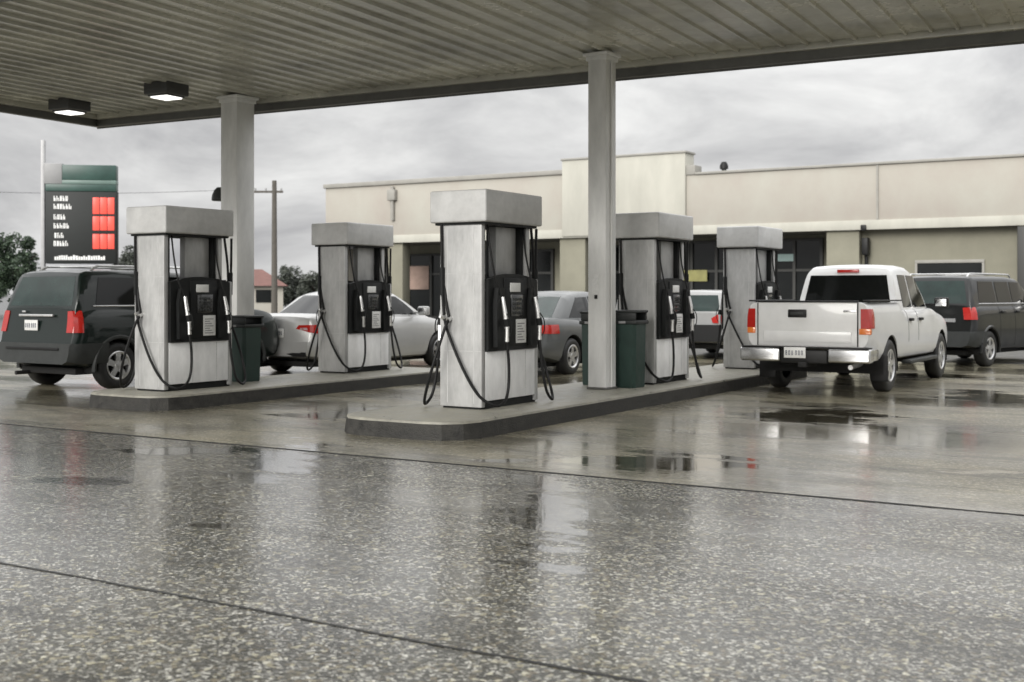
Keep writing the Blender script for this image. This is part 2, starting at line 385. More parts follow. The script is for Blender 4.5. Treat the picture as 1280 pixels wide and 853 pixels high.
# ------------------------------------------------------------------ fuel pump
def make_pump(loc,label):
    t=thing('fuel_pump',label,'fuel pump',loc,PHI,'fuel pumps on the kerb islands')
    hl,hd=PL/2,PD/2
    obj('plinth',MB().box(-hl+.02,hl-.02,-hd+.03,hd-.03,0,.07),M['black_plastic'],t)
    for s in (-1,1):
        xa,xb=sorted((s*hl,s*(hl-.075)))
        mb=MB().box(xa,xb,-hd,hd,.02,2.0 if s<0 else 1.40,.012)
        p=obj('side_panel',mb,M['pump_grey'],t)
        x=s*(hl+.0012)
        for yy in (-.17,.17): obj('seam',MB().box(min(x,x-s*.002),max(x,x-s*.002),yy-.004,yy+.004,.06,1.97 if s<0 else 1.37),M['pump_head'],p)
        for zz in ((.62,1.45) if s<0 else (.62,)): obj('seam',MB().box(min(x,x-s*.0028),max(x,x-s*.0028),-hd+.014,hd-.014,zz-.003,zz+.003),M['pump_head'],p)
    obj('cabinet',MB().box(-hl+.076,hl-.076,-hd+.035,hd-.035,.07,1.42),M['black_plastic'],t)
    # upper pillar, open bay and head
    obj('upper_panel',MB().box(-.15,.27,-.17,-.07,1.42,1.972,.01),M['pump_grey'],t)
    obj('upper_pylon',MB().box(.335,.41,-hd,hd,1.421,1.972,.01),M['pump_grey'],t)
    obj('frame_post',MB().box(.275,.32,-.235,.235,1.42,1.972,.006),M['black_plastic'],t)
    obj('frame_post',MB().box(-.513,-.465,-.235,.235,1.42,1.972,.006),M['black_plastic'],t)
    obj('head_soffit',MB().box(-.61,.48,-.32,.32,1.975,2.005),M['black_plastic'],t)
    hd_=obj('head',MB().box(-.655,.535,-.365,.365,2.0,2.345,.022,seg=3),M['pump_head'],t)
    for s in (-1,1):                                     # both serving sides; -1 keeps the front towards local -Y
        T=Matrix.Rotation(0 if s==-1 else math.pi,4,'Z')
        lp=obj('lower_panel',MB().box(-hl+.08,hl-.08,-hd-.004,-hd+.034,.085,.615,.008,T=T),M['pump_white'],t)
        for xx in (-.12,.30): obj('seam',MB().box(xx,xx+.008,-hd-.0055,-hd-.003,.10,.60,T=T),M['pump_head'],lp)
        # console: arched black face
        poly=[(-hl+.078,.62),(hl-.078,.62),(hl-.078,1.39)]
        for k in range(1,10):
            f=k/10; poly.append(((hl-.078)*(1-2*f),1.39+.065*math.sin(math.pi*f)))
        poly.append((-hl+.078,1.39))
        co=obj('console',MB().prism(poly,'y',-hd-.035,-hd+.036,T),M['black_plastic'],t,True,30)
        cy=-hd-.035
        fr=MB()
        fr.box(-.20,.28,cy-.014,cy+.01,.66,1.41,.010,T=T)
        obj('centre_panel',fr,M['black_plastic'],co)
        f0=cy-.016
        dp=obj('display',MB().box(-.10,.115,f0-.006,f0+.004,1.255,1.355,.004,T=T),M['paper'],co)
        obj('screen',MB().box(-.085,.19,f0-.006,f0+.004,.985,1.225,.006,T=T),M['screen'],co)
        kp=MB()
        for i in range(4):
            for j in range(4): kp.box(-.05+.05*i,-.015+.05*i,f0-.011,f0-.004,1.01+.05*j,1.04+.05*j,.003,T=T)
        obj('keypad',kp,M['trim_grey'],co)
        obj('instruction_card',MB().box(.02,.235,f0-.006,f0+.004,.69,.955,.004,T=T),M['paper'],co)
        pr=MB()
        for i in range(7):
            w=.15-.03*(i%3); pr.box(.045,.045+w,f0-.0075,f0-.0055,.72+.03*i,.732+.03*i,T=T)
        obj('print',pr,M['print'],co)
        # nozzles
        for sx,ln in ((-.335,-.06),(.365,-.02)):
            bt=obj('nozzle_boot',MB().prism([(sx-.085,.66),(sx+.075,.66),(sx+.085,1.12),(sx+.05,1.30),(sx-.06,1.30),(sx-.095,1.12)],'y',cy-.055,cy+.01,T),M['black_plastic'],t)
            nz=MB()
            top=(sx-.03-ln*.3,cy-.075,1.20); mid=(sx+.01,cy-.10,.98); low=(sx+.05,cy-.09,.72)
            nz.tube([top,(sx-.01,cy-.095,1.08),mid],.020,8,T=T,r2=.027)
            nz.tube([mid,(sx+.03,cy-.105,.86)],.030,8,T=T,r2=.026)
            nz.tube([(sx+.03,cy-.105,.86),low],.021,8,T=T,r2=.024)
            n_=obj('nozzle',nz,M['silver'],t)
            gd=MB().tube(spline([(sx+.0,cy-.125,1.02),(sx+.02,cy-.165,.94),(sx+.045,cy-.155,.83),(sx+.05,cy-.115,.76)],5),.007,6,T=T)
            obj('trigger_guard',gd,M['black_plastic'],n_)
            obj('grip_sleeve',MB().tube([(sx+.012,cy-.101,.965),(sx+.028,cy-.106,.885)],.034,10,T=T),M['black_plastic'],n_)
        # hoses
        h1=spline([(-.285,cy-.09,.72),(-.262,cy-.10,.46),(-.29,cy-.11,.21),(-.39,cy-.12,.075),(-.51,cy-.08,.045),(-.60,-.24,.15),(-.655,-.08,.42),(-.645,.12,.80),(-.615,.20,.98)],9)
        obj('hose',MB().tube(h1,.0165,9,T=T),M['rubber'],t)
        obj('riser_hose',MB().tube(spline([(-.615,.20,.98),(-.60,.23,1.25),(-.62,.225,1.62),(-.615,.235,1.98)],7),.0165,9,T=T),M['rubber'],t)
        obj('riser_sleeve',MB().tube([(-.60,.23,1.22),(-.605,.229,1.52)],.030,9,T=T),M['black_plastic'],t)
        obj('swivel',MB().tube([(-.565,.20,.99),(-.60,.20,.99),(-.635,.205,.97)],.026,9,T=T),M['silver'],t)
        h2=spline([(.415,cy-.09,.72),(.42,cy-.12,.42),(.47,cy-.15,.14),(.60,cy-.15,.035),(.74,cy-.06,.12),(.79,-.24,.42),(.70,-.15,.82),(.63,-.13,.96)],9)
        obj('hose',MB().tube(h2,.0165,9,T=T),M['rubber'],t)
        obj('swivel',MB().tube([(.565,-.13,.97),(.60,-.13,.97),(.64,-.135,.95)],.026,9,T=T),M['silver'],t)
        obj('riser_hose',MB().tube(spline([(.62,-.13,.96),(.60,-.19,1.2),(.54,-.24,1.6),(.47,-.25,1.98)],7),.0165,9,T=T),M['rubber'],t)
        # thin cable down the front of the open bay
        obj('front_hose',MB().tube(spline([(-.455,-.25,1.98),(-.45,-.29,1.70),(-.42,-.33,1.42),(-.36,cy-.06,1.22)],7),.011,8,T=T),M['rubber'],t)
        obj('front_hose',MB().tube(spline([(.30,-.25,1.98),(.30,-.28,1.68),(.33,-.33,1.40),(.36,cy-.06,1.22)],7),.011,8,T=T),M['rubber'],t)
    return t
zI=lambda p: Vector((p.x,p.y,ISZ))
P0=make_pump(zI(A),'grey fuel pump nearest the viewer at the rounded near end of its island')
copy_tree(P0,zI(C),'grey fuel pump just beyond the pale canopy column, middle of three on its island')
copy_tree(P0,zI(E),'grey fuel pump beside the white pickup tailgate, far end of its island')
copy_tree(P0,zI(D1),'grey fuel pump in front of the dark green car, beside the open green bin')
copy_tree(P0,zI(D2),'grey fuel pump in front of the silver saloon car')

# ------------------------------------------------------------------ litter bins
def make_bin(loc,label,h=.92,w=.40):
    t=thing('litter_bin',label,'bin',loc,PHI,'litter bins on the kerb islands')
    k=w/2
    bm=MB(); 
    vs=[]
    for z,s in ((0,.90),(.03,.93),(h*.82,1.0)):
        q=k*s; c=q*.8; vs+= [(q,-c,z),(q,c,z),(c,q,z),(-c,q,z),(-q,c,z),(-q,-c,z),(-c,-q,z),(c,-q,z)]
    fs=[tuple(range(8))[::-1],tuple(range(16,24))]
    for l in range(2):
        fs+=[(l*8+i,l*8+(i+1)%8,l*8+8+(i+1)%8,l*8+8+i) for i in range(8)]
    bm.add(vs,fs); obj('container',bm,M['bin_green'],t,True,30)
    ld=MB().box(-k-.02,k+.02,-k-.02,k+.02,h*.82,h*.87,.012)
    for sx in (-1,1): ld.box(sx*k-.03 if sx>0 else -k,k if sx>0 else -k+.03,-k,k,h*.87,h*.97,.006)
    ld.box(-k-.015,k+.015,-k-.015,k+.015,h*.965,h,.014)
    l=obj('lid',ld,M['bin_dark'],t)
    obj('badge',MB().box(-k-.0245,-k-.02,-.05,.05,h*.83,h*.86,.002),M['sign_grey'],l)
    return t
make_bin(zI(at(305,17.0)),'green litter bin beside the left island\'s nearest pump',.93,.37)
make_bin(zI(at(786,15.9)),'dark green litter bin between the pale column and the pump beyond it',1.02,.36)
make_bin(zI(at(741,16.35)),'dark green litter bin almost hidden behind the pale column, on its left',1.0,.24)

# ------------------------------------------------------------------ canopy
CT=R(28.5); CU=Vector((math.sin(CT),math.cos(CT),0)); CV=Vector((math.cos(CT),-math.sin(CT),0))
SZ=4.55
edge=at(752,16.55)                      # a point of the far lower edge
canopy=thing('canopy','long flat station canopy with ribbed metal soffit and dark fascia','canopy',(edge.x,edge.y,0),-CT)
# local +x = CV, +y = CU ; far edge at y=0
cl,cr,cn=-9.75,13.5,-6.9
pan=MB()
w=.30; x=cl+.02
while x<cr-.02:                         # ribbed pans running away from the viewer
    x1=min(x+w,cr-.02)
    prof=[(x,0),(x+.018,0),(x+.030,.032),(x+w-.030,.032),(x+w-.018,0),(x+w,0)]
    if x1-x<w-.001: break
    vs=[];
    for px,pz in prof: vs+=[(px,cn+.02,SZ+pz),(px,-.02,SZ+pz)]
    pan.add(vs,[(2*i,2*i+2,2*i+3,2*i+1) for i in range(5)])
    x+=w
obj('soffit_panel',pan,M['soffit'],canopy,False)
fa=MB()
for (x0,x1,y0,y1) in ((cl,cr,0,.10),(cl,cr,cn-.10,cn),(cl-.10,cl,cn-.10,.10),(cr,cr+.10,cn-.10,.10)):
    fa.box(x0,x1,y0,y1,SZ-.17,SZ+.75,.008)
obj('fascia',fa,M['fascia_dark'],canopy)
lp=MB()
lp.box(cl+.01,cr-.01,-.10,-.003,SZ-.05,SZ+.04,.004)
lp.box(cl+.003,cl+.10,cn+.01,-.11,SZ-.05,SZ+.04,.004)
obj('edge_trim',lp,M['soffit'],canopy)
obj('gutter',MB().box(cl-.115,cr+.115,.101,.125,SZ-.19,SZ-.12,.005),M['column_dark'],canopy)
obj('roof',MB().box(cl+.003,cr-.003,cn+.003,-.003,SZ+.45,SZ+.60),M['canopy_top'],canopy)

def column(loc,w,z0,label,sticker):
    t=thing('canopy_column',label,'column',(loc.x,loc.y,0),PHI-(TH-CT))
    obj('shaft',MB().box(-w/2,w/2,-w/2,w/2,z0,SZ-.05,.014),M['column'],t)
    obj('base_plate',MB().box(-w/2-.012,w/2+.012,-w/2-.012,w/2+.012,z0,z0+.03,.004),M['column_dark'],t)
    obj('flange',MB().box(-w/2-.05,w/2+.05,-w/2-.05,w/2+.05,SZ-.05,SZ-.012,.004).box(-w/2-.02,w/2+.02,-w/2-.02,w/2+.02,SZ-.11,SZ-.05,.004),M['column'],t)
    if sticker:
        obj('sticker',MB().box(-w/2-.0045,-w/2-.001,-.03,.07,1.42,1.68,.001),M['paper'],t)
        obj('outlet',MB().box(-w/2-.018,-w/2-.001,-.012,.028,1.36,1.41,.004),M['trim_black'],t)
        obj('conduit',MB().tube([(-.01,-w/2-.012,z0+.03),(-.01,-w/2-.012,SZ-.12)],.011,7),M['column'],t)
    return t
column(at(752.5,15.6),.268,ISZ,'pale square canopy column with a small sticker, between the middle pumps',True)
colL=at(297,19.0)
column(colL,.37,0,'pale square canopy column behind the left green bin',False)
# floodlight on the left column
fl=thing('floodlight','small dark floodlight on the side of the left canopy column','lamp',(colL.x,colL.y,zat(246,19.0)),PHI-(TH-CT))
T=Matrix.Rotation(R(62),4,'Z')
obj('bracket',MB().tube([(-.02,.185,-.02),(-.03,.30,-.06),(-.04,.34,-.02)],.014,7),M['trim_black'],fl)
hb=MB().lathe([(.0,.14),(.05,.14),(.09,.10),(.125,.02),(.135,-.06),(.12,-.075),(.0,-.07)],16,'z',Matrix.Translation((-.04,.36,.02)))
obj('shade',hb,M['trim_grey'],fl)
# recessed canopy lamps
for px,py,Y,lab in ((87,128,19.5,'canopy lamp in dark box housing nearest the canopy\'s far left corner'),(208,105,18.0,'canopy lamp in dark box housing between the left column and the other lamp')):
    p=at(px,Y); t=thing('canopy_lamp',lab,'lamp',(p.x,p.y,SZ),-CT,'lamps under the canopy')
    s=.235
    obj('housing',MB().box(-s,s,-s,s,-.155,.03,.02).box(-s*.8,s*.8,-s*.8,s*.8,-.175,-.15,.006),M['lamp_housing'],t)
    obj('lens',MB().box(-s*.7,s*.7,-s*.7,s*.7,-.195,-.17,.012),M['lamp_lens'],t)
# small hatch plate on the soffit
hp=at(432,15.9); 

# ------------------------------------------------------------------ vehicles
def pch(pts):
    xs=np.array([p[0] for p in pts],float); ys=np.array([p[1] for p in pts],float)
    h=np.diff(xs); d=np.diff(ys)/h; m=np.zeros(len(xs)); m[0]=d[0]; m[-1]=d[-1]
    for i in range(1,len(xs)-1):
        if d[i-1]*d[i]>0:
            w1=2*h[i]+h[i-1]; w2=h[i]+2*h[i-1]; m[i]=(w1+w2)/(w1/d[i-1]+w2/d[i])
    def f(x):
        x=min(max(x,xs[0]),xs[-1]); i=min(max(int(np.searchsorted(xs,x)-1),0),len(h)-1)
        t=(x-xs[i])/h[i]; a=ys[i];b=ys[i+1]
        return (2*t**3-3*t*t+1)*a+(t**3-2*t*t+t)*h[i]*m[i]+(-2*t**3+3*t*t)*b+(t**3-t*t)*h[i]*m[i+1]
    return f
def lin(pts):
    xs=[p[0] for p in pts]; ys=[p[1] for p in pts]
    return lambda x: float(np.interp(x,xs,ys))
def loft(stations):
    n=len(stations[0]); vs=[p for s in stations for p in s]; fs=[]
    for i in range(len(stations)-1):
        for k in range(n):
            k2=(k+1)%n; fs.append((i*n+k,i*n+k2,(i+1)*n+k2,(i+1)*n+k))
    fs.append(tuple(range(n))[::-1]); fs.append(tuple(range((len(stations)-1)*n,len(stations)*n)))
    return MB().add(vs,fs)
def lower_hull(c,d=0.0):
    L=c['L']; w=pch(c['w']); z0=lin(c['z0']); zb=pch(c['zb']); rs=lin(c['rear']); fs_=lin(c['front'])
    xs=sorted(set([0,.03,.08,.15,.24]+list(np.linspace(.35,L-.35,34))+[L-.24,L-.15,L-.08,L-.03,L])); st=[]
    for x in xs:
        ww=w(x)+d; a=z0(x)-d; b=zb(x)+d; h=b-a
        half=[(0,a),(.80*ww,a),(.93*ww,a+.05*h),(.98*ww,a+.16*h),(.997*ww,a+.32*h),(1.0*ww,a+.5*h),(.995*ww,a+.68*h),(.98*ww,a+.82*h),(.955*ww,a+.92*h),(.915*ww,b-.012*1),(.83*ww,b+.006),(.5*ww,b+.018),(0,b+.022)]
        ring=[]
        def X(z):
            xx=x
            if x<.7: xx+= rs(z)*(1-x/.7)
            if x>L-.7: xx-= fs_(z)*(1-(L-x)/.7)
            return xx+ (-d if x<=0 else d if x>=L else 0)
        ring=[(X(z),y,z) for y,z in half]+[(X(z),-y,z) for y,z in half[-2:0:-1]]
        st.append(ring)
    return loft(st)
def house_hull(c,d=0.0):
    prof=lin(c['roof']); x0=c['roof'][0][0]; x1=c['roof'][-1][0]; wb=pch(c['gw']); base=c['gbase']; k=c['tumble']
    xs=set(p[0] for p in c['roof'])|set(np.linspace(x0,x1,36)); st=[]
    for x in sorted(xs):
        zr=prof(x)+d; h=zr-base; W=wb(x)+d; r=min(c.get('rr',.10),.6*h)
        yt=W-k*h
        half=[(0,base),(W,base),(W-k*(h-r)*.5,base+(h-r)*.5),(W-k*(h-r),zr-r),(yt-.10*r+.06*r,zr-.55*r),(yt-.38*r,zr-.22*r),(yt-.9*r,zr-.05*r),(yt*.5,zr+.012),(0,zr+.02)]
        st.append([(x+(-d if x==x0 else d if x==x1 else 0),y,z) for y,z in half]+[(x+(-d if x==x0 else d if x==x1 else 0),-y,z) for y,z in half[-2:0:-1]])
    return loft(st)
def boolean(a,b,op):
    oa=bpy.data.objects.new('tmp_a',a if isinstance(a,bpy.types.Mesh) else a.mesh('tmp')); ob=bpy.data.objects.new('tmp_b',b.mesh('tmp'))
    COL.objects.link(oa); COL.objects.link(ob)
    m=oa.modifiers.new('b','BOOLEAN'); m.operation=op; m.object=ob; m.solver='EXACT'
    dg=bpy.context.evaluated_depsgraph_get(); dg.update()
    me=bpy.data.meshes.new_from_object(oa.evaluated_get(dg))
    ma,mb_=oa.data,ob.data
    bpy.data.objects.remove(oa); bpy.data.objects.remove(ob); bpy.data.meshes.remove(ma); bpy.data.meshes.remove(mb_)
    return me
def wheel(parent,x,y,r,width,rimr,style,spokes,side):
    s=side                          # -1 right (local -y), +1 left
    T=Matrix.Translation((x,y,r))
    h=width/2
    ty=MB().lathe([(rimr,-h+.01),(rimr+.03,-h),(r-.05,-h),(r-.015,-h+.02),(r,-h+.05),(r,h-.05),(r-.015,h-.02),(r-.05,h),(rimr+.03,h),(rimr,h-.01),(rimr,-h+.01)],36,'y',T)
    w=obj('wheel',ty,M['tyre'],parent)
    yo=s*h
    rm=MB().lathe([(rimr+.004,yo*.98),(rimr-.012,yo*1.02),(rimr-.03,yo*.90),(rimr-.035,yo*.2)],32,'y',T)
    rm.lathe([(0,yo*.92),(.055,yo*.90),(.065,yo*.75),(.065,yo*.4)],20,'y',T)
    for k in range(spokes):
        a=2*math.pi*k/spokes+.3
        ca,sa=math.cos(a),math.sin(a)
        w0,w1=.045,.055
        vs=[]
        for rad,ww,dep in ((.045,w0,.86),(rimr*.55,w0*.9,.90),(rimr-.02,w1,.88)):
            for e in (-1,1):
                for q in (0,-.035):
                    px=rad*ca-e*ww*sa; pz=rad*sa+e*ww*ca
                    vs.append((px,yo*dep+s*q,pz))
        fs=[]
        for i in range(2):
            o=4*i; fs+=[(o,o+2,o+6,o+4),(o+1,o+5,o+7,o+3),(o,o+4,o+5,o+1),(o+2,o+3,o+7,o+6)]
        rm.add(vs,fs,T)
    obj('rim',rm,M['rim'],w)
    obj('brake_disc',MB().lathe([(0,yo*.15),(rimr-.01,yo*.15)],24,'y',T),M['dark'],w)
    return w
def plate_on(parent,x,yc,z,wd=.31,ht=.155):
    p=obj('licence_plate',MB().box(x-.012,x,yc-wd/2,yc+wd/2,z-ht/2,z+ht/2,.004),M['plate'],parent)
    rnd=random.Random(int((yc+9)*100)); ch=MB()
    for i in range(6):
        yy=yc-.115+.043*i+(.012 if i>2 else 0)
        ch.box(x-.0145,x-.0118,yy-.003,yy+.006,z-.035,z+.03)
        ch.box(x-.0145,x-.0118,yy+.014,yy+.022,z-.035,z+.03)
        if rnd.random()<.7: ch.box(x-.0145,x-.0118,yy+.006,yy+.014,z+.02,z+.03)
        if rnd.random()<.7: ch.box(x-.0145,x-.0118,yy+.006,yy+.014,z-.035,z-.025)
        if rnd.random()<.5: ch.box(x-.0145,x-.0118,yy+.006,yy+.014,z-.007,z+.003)
    obj('characters',ch,M['plate_char'],p)

def vehicle(name,label,cat,loc,rot,c):
    """loc: rear centre on the ground; local +x forward, -y the right flank"""
    t=thing(name,label,cat,loc,rot)
    P=c['paint']; L=c['L']; W=max(p[1] for p in c['w']); r=c['wr']
    low=lower_hull(c); arch=MB()
    for x in c['axles']: arch.lathe([(0,-W-.2),(r+.07,-W-.2),(r+.07,W+.2),(0,W+.2)],40,'y',Matrix.Translation((x,0,r-.01)))
    me=boolean(low,arch,'DIFFERENCE')
    if 'bed' in c:
        b=c['bed']; me=boolean(me,MB().box(b[0],b[1],-b[2],b[2],b[3],3),'DIFFERENCE')
    gh=house_hull(c)
    bm=bmesh.new(); bm.from_mesh(me); tmp=gh.mesh('t'); bm.from_mesh(tmp); me2=bpy.data.meshes.new('body'); bm.to_mesh(me2); bm.free()
    body=obj('body',me2,P,t,True,32)
    GG=lambda d: house_hull(c,d); LL=lambda d: lower_hull(c,d)
    # liners and underbody
    for x in c['axles']:
        obj('wheel_liner',MB().lathe([(r+.062,-W+.02),(r+.062,W-.02)],30,'y',Matrix.Translation((x,0,r-.01)),R(-12),R(192)),M['dark'],t)
    zz=c['z0'][1][1]
    obj('underbody',MB().box(.25,L-.25,-W+.28,W-.28,zz-.07,zz+.03,.02).tube([(.02,.45,zz-.06),(.9,.45,zz-.05)],.03,8),M['dark'],t)
    for x in c['axles']:
        obj('axle',MB().tube([(x,-W+.2,r),(x,W-.2,r)],.05,8),M['dark'],t)
    for x in c['axles']:
        for s in (-1,1): wheel(t,x,s*(W-.125),r,.225,c['rimr'],0,c.get('spokes',5),s)
    # side windows
    for s in (-1,1):
        for poly in c['side_windows']:
            ys=sorted((s*.30,s*1.4))
            obj('side_window',boolean(GG(.006),MB().prism(poly,'y',*ys),'INTERSECT'),c.get('sglass',M['car_glass']),t)
        if 'mirror' in c:
            mx,mz=c['mirror']; wy=W-.02
            mm=MB().box(mx-.06,mx+.07,min(s*(wy+.05),s*(wy+.27)),max(s*(wy+.05),s*(wy+.27)),mz-.08,mz+.09,.03)
            mm.box(mx+.0,mx+.05,min(s*(wy-.10),s*(wy+.08)),max(s*(wy-.10),s*(wy+.08)),mz-.05,mz-.01,.008)
            mo=obj('mirror',mm,c.get('mirror_mat',P),t)
            obj('mirror_glass',MB().box(mx-.066,mx-.058,min(s*(wy+.075),s*(wy+.245)),max(s*(wy+.075),s*(wy+.245)),mz-.055,mz+.065,.003),M['chrome'],mo)
    poly,xr=c['rear_glass']
    obj('rear_window',boolean(GG(.006),MB().prism(poly,'x',*xr),'INTERSECT'),c.get('rglass',M['car_glass']),t)
    poly,xr=c['windscreen']
    obj('windscreen',boolean(GG(.006),MB().prism(poly,'x',*xr),'INTERSECT'),M['car_glass'],t)
    # doors and handles
    for s in (-1,1):
        for dx0,dx1 in c['doors']:
            zb=pch(c['zb'])
            seam=boolean(LL(.002),MB().box(dx0-.006,dx0+.006,min(s*.6,s*1.3),max(s*.6,s*1.3),c['z0'][1][1]+.10,c['belt']+.05),'INTERSECT')
            d=obj('door_seam',seam,M['dark'],t)
            hw=pch(c['w'])(dx0+.14)
            obj('door_handle',MB().box(dx0+.06,dx0+.24,min(s*(hw-.035),s*(hw+.028)),max(s*(hw-.035),s*(hw+.028)),c['belt']-.16,c['belt']-.115,.012),c.get('handle_mat',P),t)
    # bumper
    for part,box,mm,d in c['patches']:
        for s in ((-1,1) if part[0]=='*' else (0,)):
            nm=part.lstrip('*')
            if isinstance(box[2],list):
                cut=MB().prism([(s*y,z) for y,z in box[2]],'x',box[0],box[1])
            else:
                x0,x1,y0,y1,z0,z1=box
                if s: y0,y1=sorted((s*y0,s*y1))
                cut=MB().box(x0,x1,y0,y1,z0,z1)
            obj(nm,boolean(LL(d),cut,'INTERSECT'),mm,t,True,30)
    if 'plate' in c: plate_on(t,*c['plate'])
    return t

def suv(L,W,H,belt,paint,extra):
    hw=W/2
    c=dict(L=L,paint=paint,belt=belt,wr=.355,rimr=.215,axles=(.82,.82+L*.587),
        w=[(0,hw*.91),(.04,hw*.95),(.12,hw*.98),(.5,hw),(L*.6,hw),(L-.5,hw*.97),(L-.15,hw*.88),(L,hw*.72)],
        z0=[(0,.42),(.5,.30),(L-.5,.30),(L,.36)],
        zb=[(0,belt-.02),(.3,belt),(L*.62,belt+.0),(L*.72,belt-.02),(L-.35,belt-.10),(L-.08,belt-.22),(L,belt-.36)],
        rear=[(.2,.06),(.42,.0),(.66,.0),(.70,.07),(belt,.10)],front=[(.2,.12),(.45,.0),(.75,.02),(belt,.16)],
        gw=[(.08,hw*.90),(.2,hw*.94),(L*.5,hw*.945),(L*.76,hw*.86)],gbase=belt-.10,tumble=.22,rr=.075,
        roof=[(.10,belt-.09),(.12,belt+.02),(.27,H-.10),(.31,H-.045),(.41,H-.012),(.9,H),(L*.42,H),(L*.53,H-.035),(L*.56,H-.075),(L*.735,belt+.0),(L*.76,belt-.09)],
        side_windows=[[(.46,belt+.05),(1.26,belt+.05),(1.26,H-.11),(.57,H-.11)],
                      [(1.36,belt+.05),(2.02,belt+.05),(2.02,H-.11),(1.36,H-.11)],
                      [(2.10,belt+.05),(L*.655,belt+.05),(L*.555,H-.12),(2.10,H-.11)]],
        rear_glass=([(-hw*.80,belt+.03),(hw*.80,belt+.03),(hw*.68,H-.10),(-hw*.68,H-.10)],(-.2,.30)),
        windscreen=([(-hw*.76,belt+.06),(hw*.76,belt+.06),(hw*.62,H-.12),(-hw*.62,H-.12)],(L*.55,L*.8)),
        doors=[(1.30,2.05),(2.05,2.95)],mirror=(L*.64,belt+.09))
    c.update(extra); return c
def arch_trim(t,c,m):
    for x in c['axles']:
        for s in (-1,1):
            r=c['wr']+.085; w=pch(c['w'])
            pts=[(x+r*math.cos(R(a)),s*(w(x+r*math.cos(R(a)))*(.99 if r*math.sin(R(a))>0 else .97)),c['wr']-.01+r*math.sin(R(a))) for a in range(-8,189,14)]
            obj('arch_trim',MB().tube(pts,.034,7),m,t)
def belt_trim(t,c,x0,x1,n=12):
    w=pch(c['gw'])
    for s in (-1,1):
        obj('belt_trim',MB().tube([(x0+(x1-x0)*i/n, s*(w(x0+(x1-x0)*i/n)-c['tumble']*(.10+.025)+.008), c['belt']+.025) for i in range(n+1)],.012,6),M['chrome'],t)
def roof_rack(t,x0,x1,y,z,n):
    rk=MB()
    for s in (-1,1):
        rk.tube(spline([(x0,s*y,z-.04),(x0+.10,s*y,z+.02),(x0+.3,s*y,z+.035),(x1-.3,s*y,z+.035),(x1-.1,s*y,z+.02),(x1,s*y,z-.05)],6),.017,8)
    for i in range(n):
        x=x0+.35+(x1-x0-.8)*i/(n-1); rk.tube([(x,-y,z+.035),(x,y,z+.035)],.013,8)
    obj('roof_rack',rk,M['silver'],t)

# dark green car at the left
hw=.92
cfg=suv(4.45,1.84,1.78,1.22,M['paint_green'],dict(
    rglass=M['car_glass_green'],
    patches=[('bumper',(-.1,.62,-1.2,1.2,.40,.70),M['trim_grey'],.022),
             ('*tail_lamp',(-.1,.20,[(.72,.86),(.69,1.17),(1.2,1.20),(1.2,.86)]),M['tail_red'],.012),
             ('*sill_cladding',(1.25,2.95,.5,1.2,.30,.46),M['trim_grey'],.014)],
    plate=(.045,.10,.96)))
ax=at(100,18.45); Th=R(33); rot=math.pi/2-Th; loc=ax-Vector((math.sin(Th),math.cos(Th),0))*.82
S1=vehicle('parked_car','dark green sport utility car with roof rack behind the left pump','car',loc,rot,cfg)
arch_trim(S1,cfg,M['trim_grey'])
belt_trim(S1,cfg,.4,2.95)
obj('bumper_strip',MB().box(-.035,-.015,-.62,.62,.60,.64,.006),M['trim_black'],S1)
roof_rack(S1,.55,2.5,.60,1.81,3)
obj('tailgate_trim',MB().box(.035,.075,-.40,.40,1.09,1.125,.01),M['silver'],S1)
obj('tailgate_badge',MB().box(.05,.062,.26,.34,1.15,1.175,.004),M['silver'],S1)
obj('wiper',MB().tube([(.13,.0,1.27),(.18,-.35,1.35)],.012,6),M['trim_black'],S1)

# dark car at the right
cfg=suv(4.75,1.86,1.78,1.21,M['paint_black'],dict(
    rglass=M['car_glass_green'],
    patches=[('bumper',(-.1,.62,-1.2,1.2,.40,.70),M['trim_grey'],.022),
             ('*tail_lamp',(-.1,.22,[(.72,.93),(.68,1.16),(1.2,1.19),(1.2,.93)]),M['tail_red'],.012),
             ('tailgate_strip',(-.1,.2,-.55,.55,.88,.95),M['chrome'],.012)],
    plate=(.045,0,.80)))
Th=R(44); loc=at(1215,22.9)-Vector((math.cos(Th),-math.sin(Th),0))*.90
S2=vehicle('parked_car','black sport utility car parked beyond the white pickup','car',loc,math.pi/2-Th,cfg)
arch_trim(S2,cfg,M['paint_black'])
belt_trim(S2,cfg,.4,3.1)
roof_rack(S2,.45,2.6,.60,1.79,2)

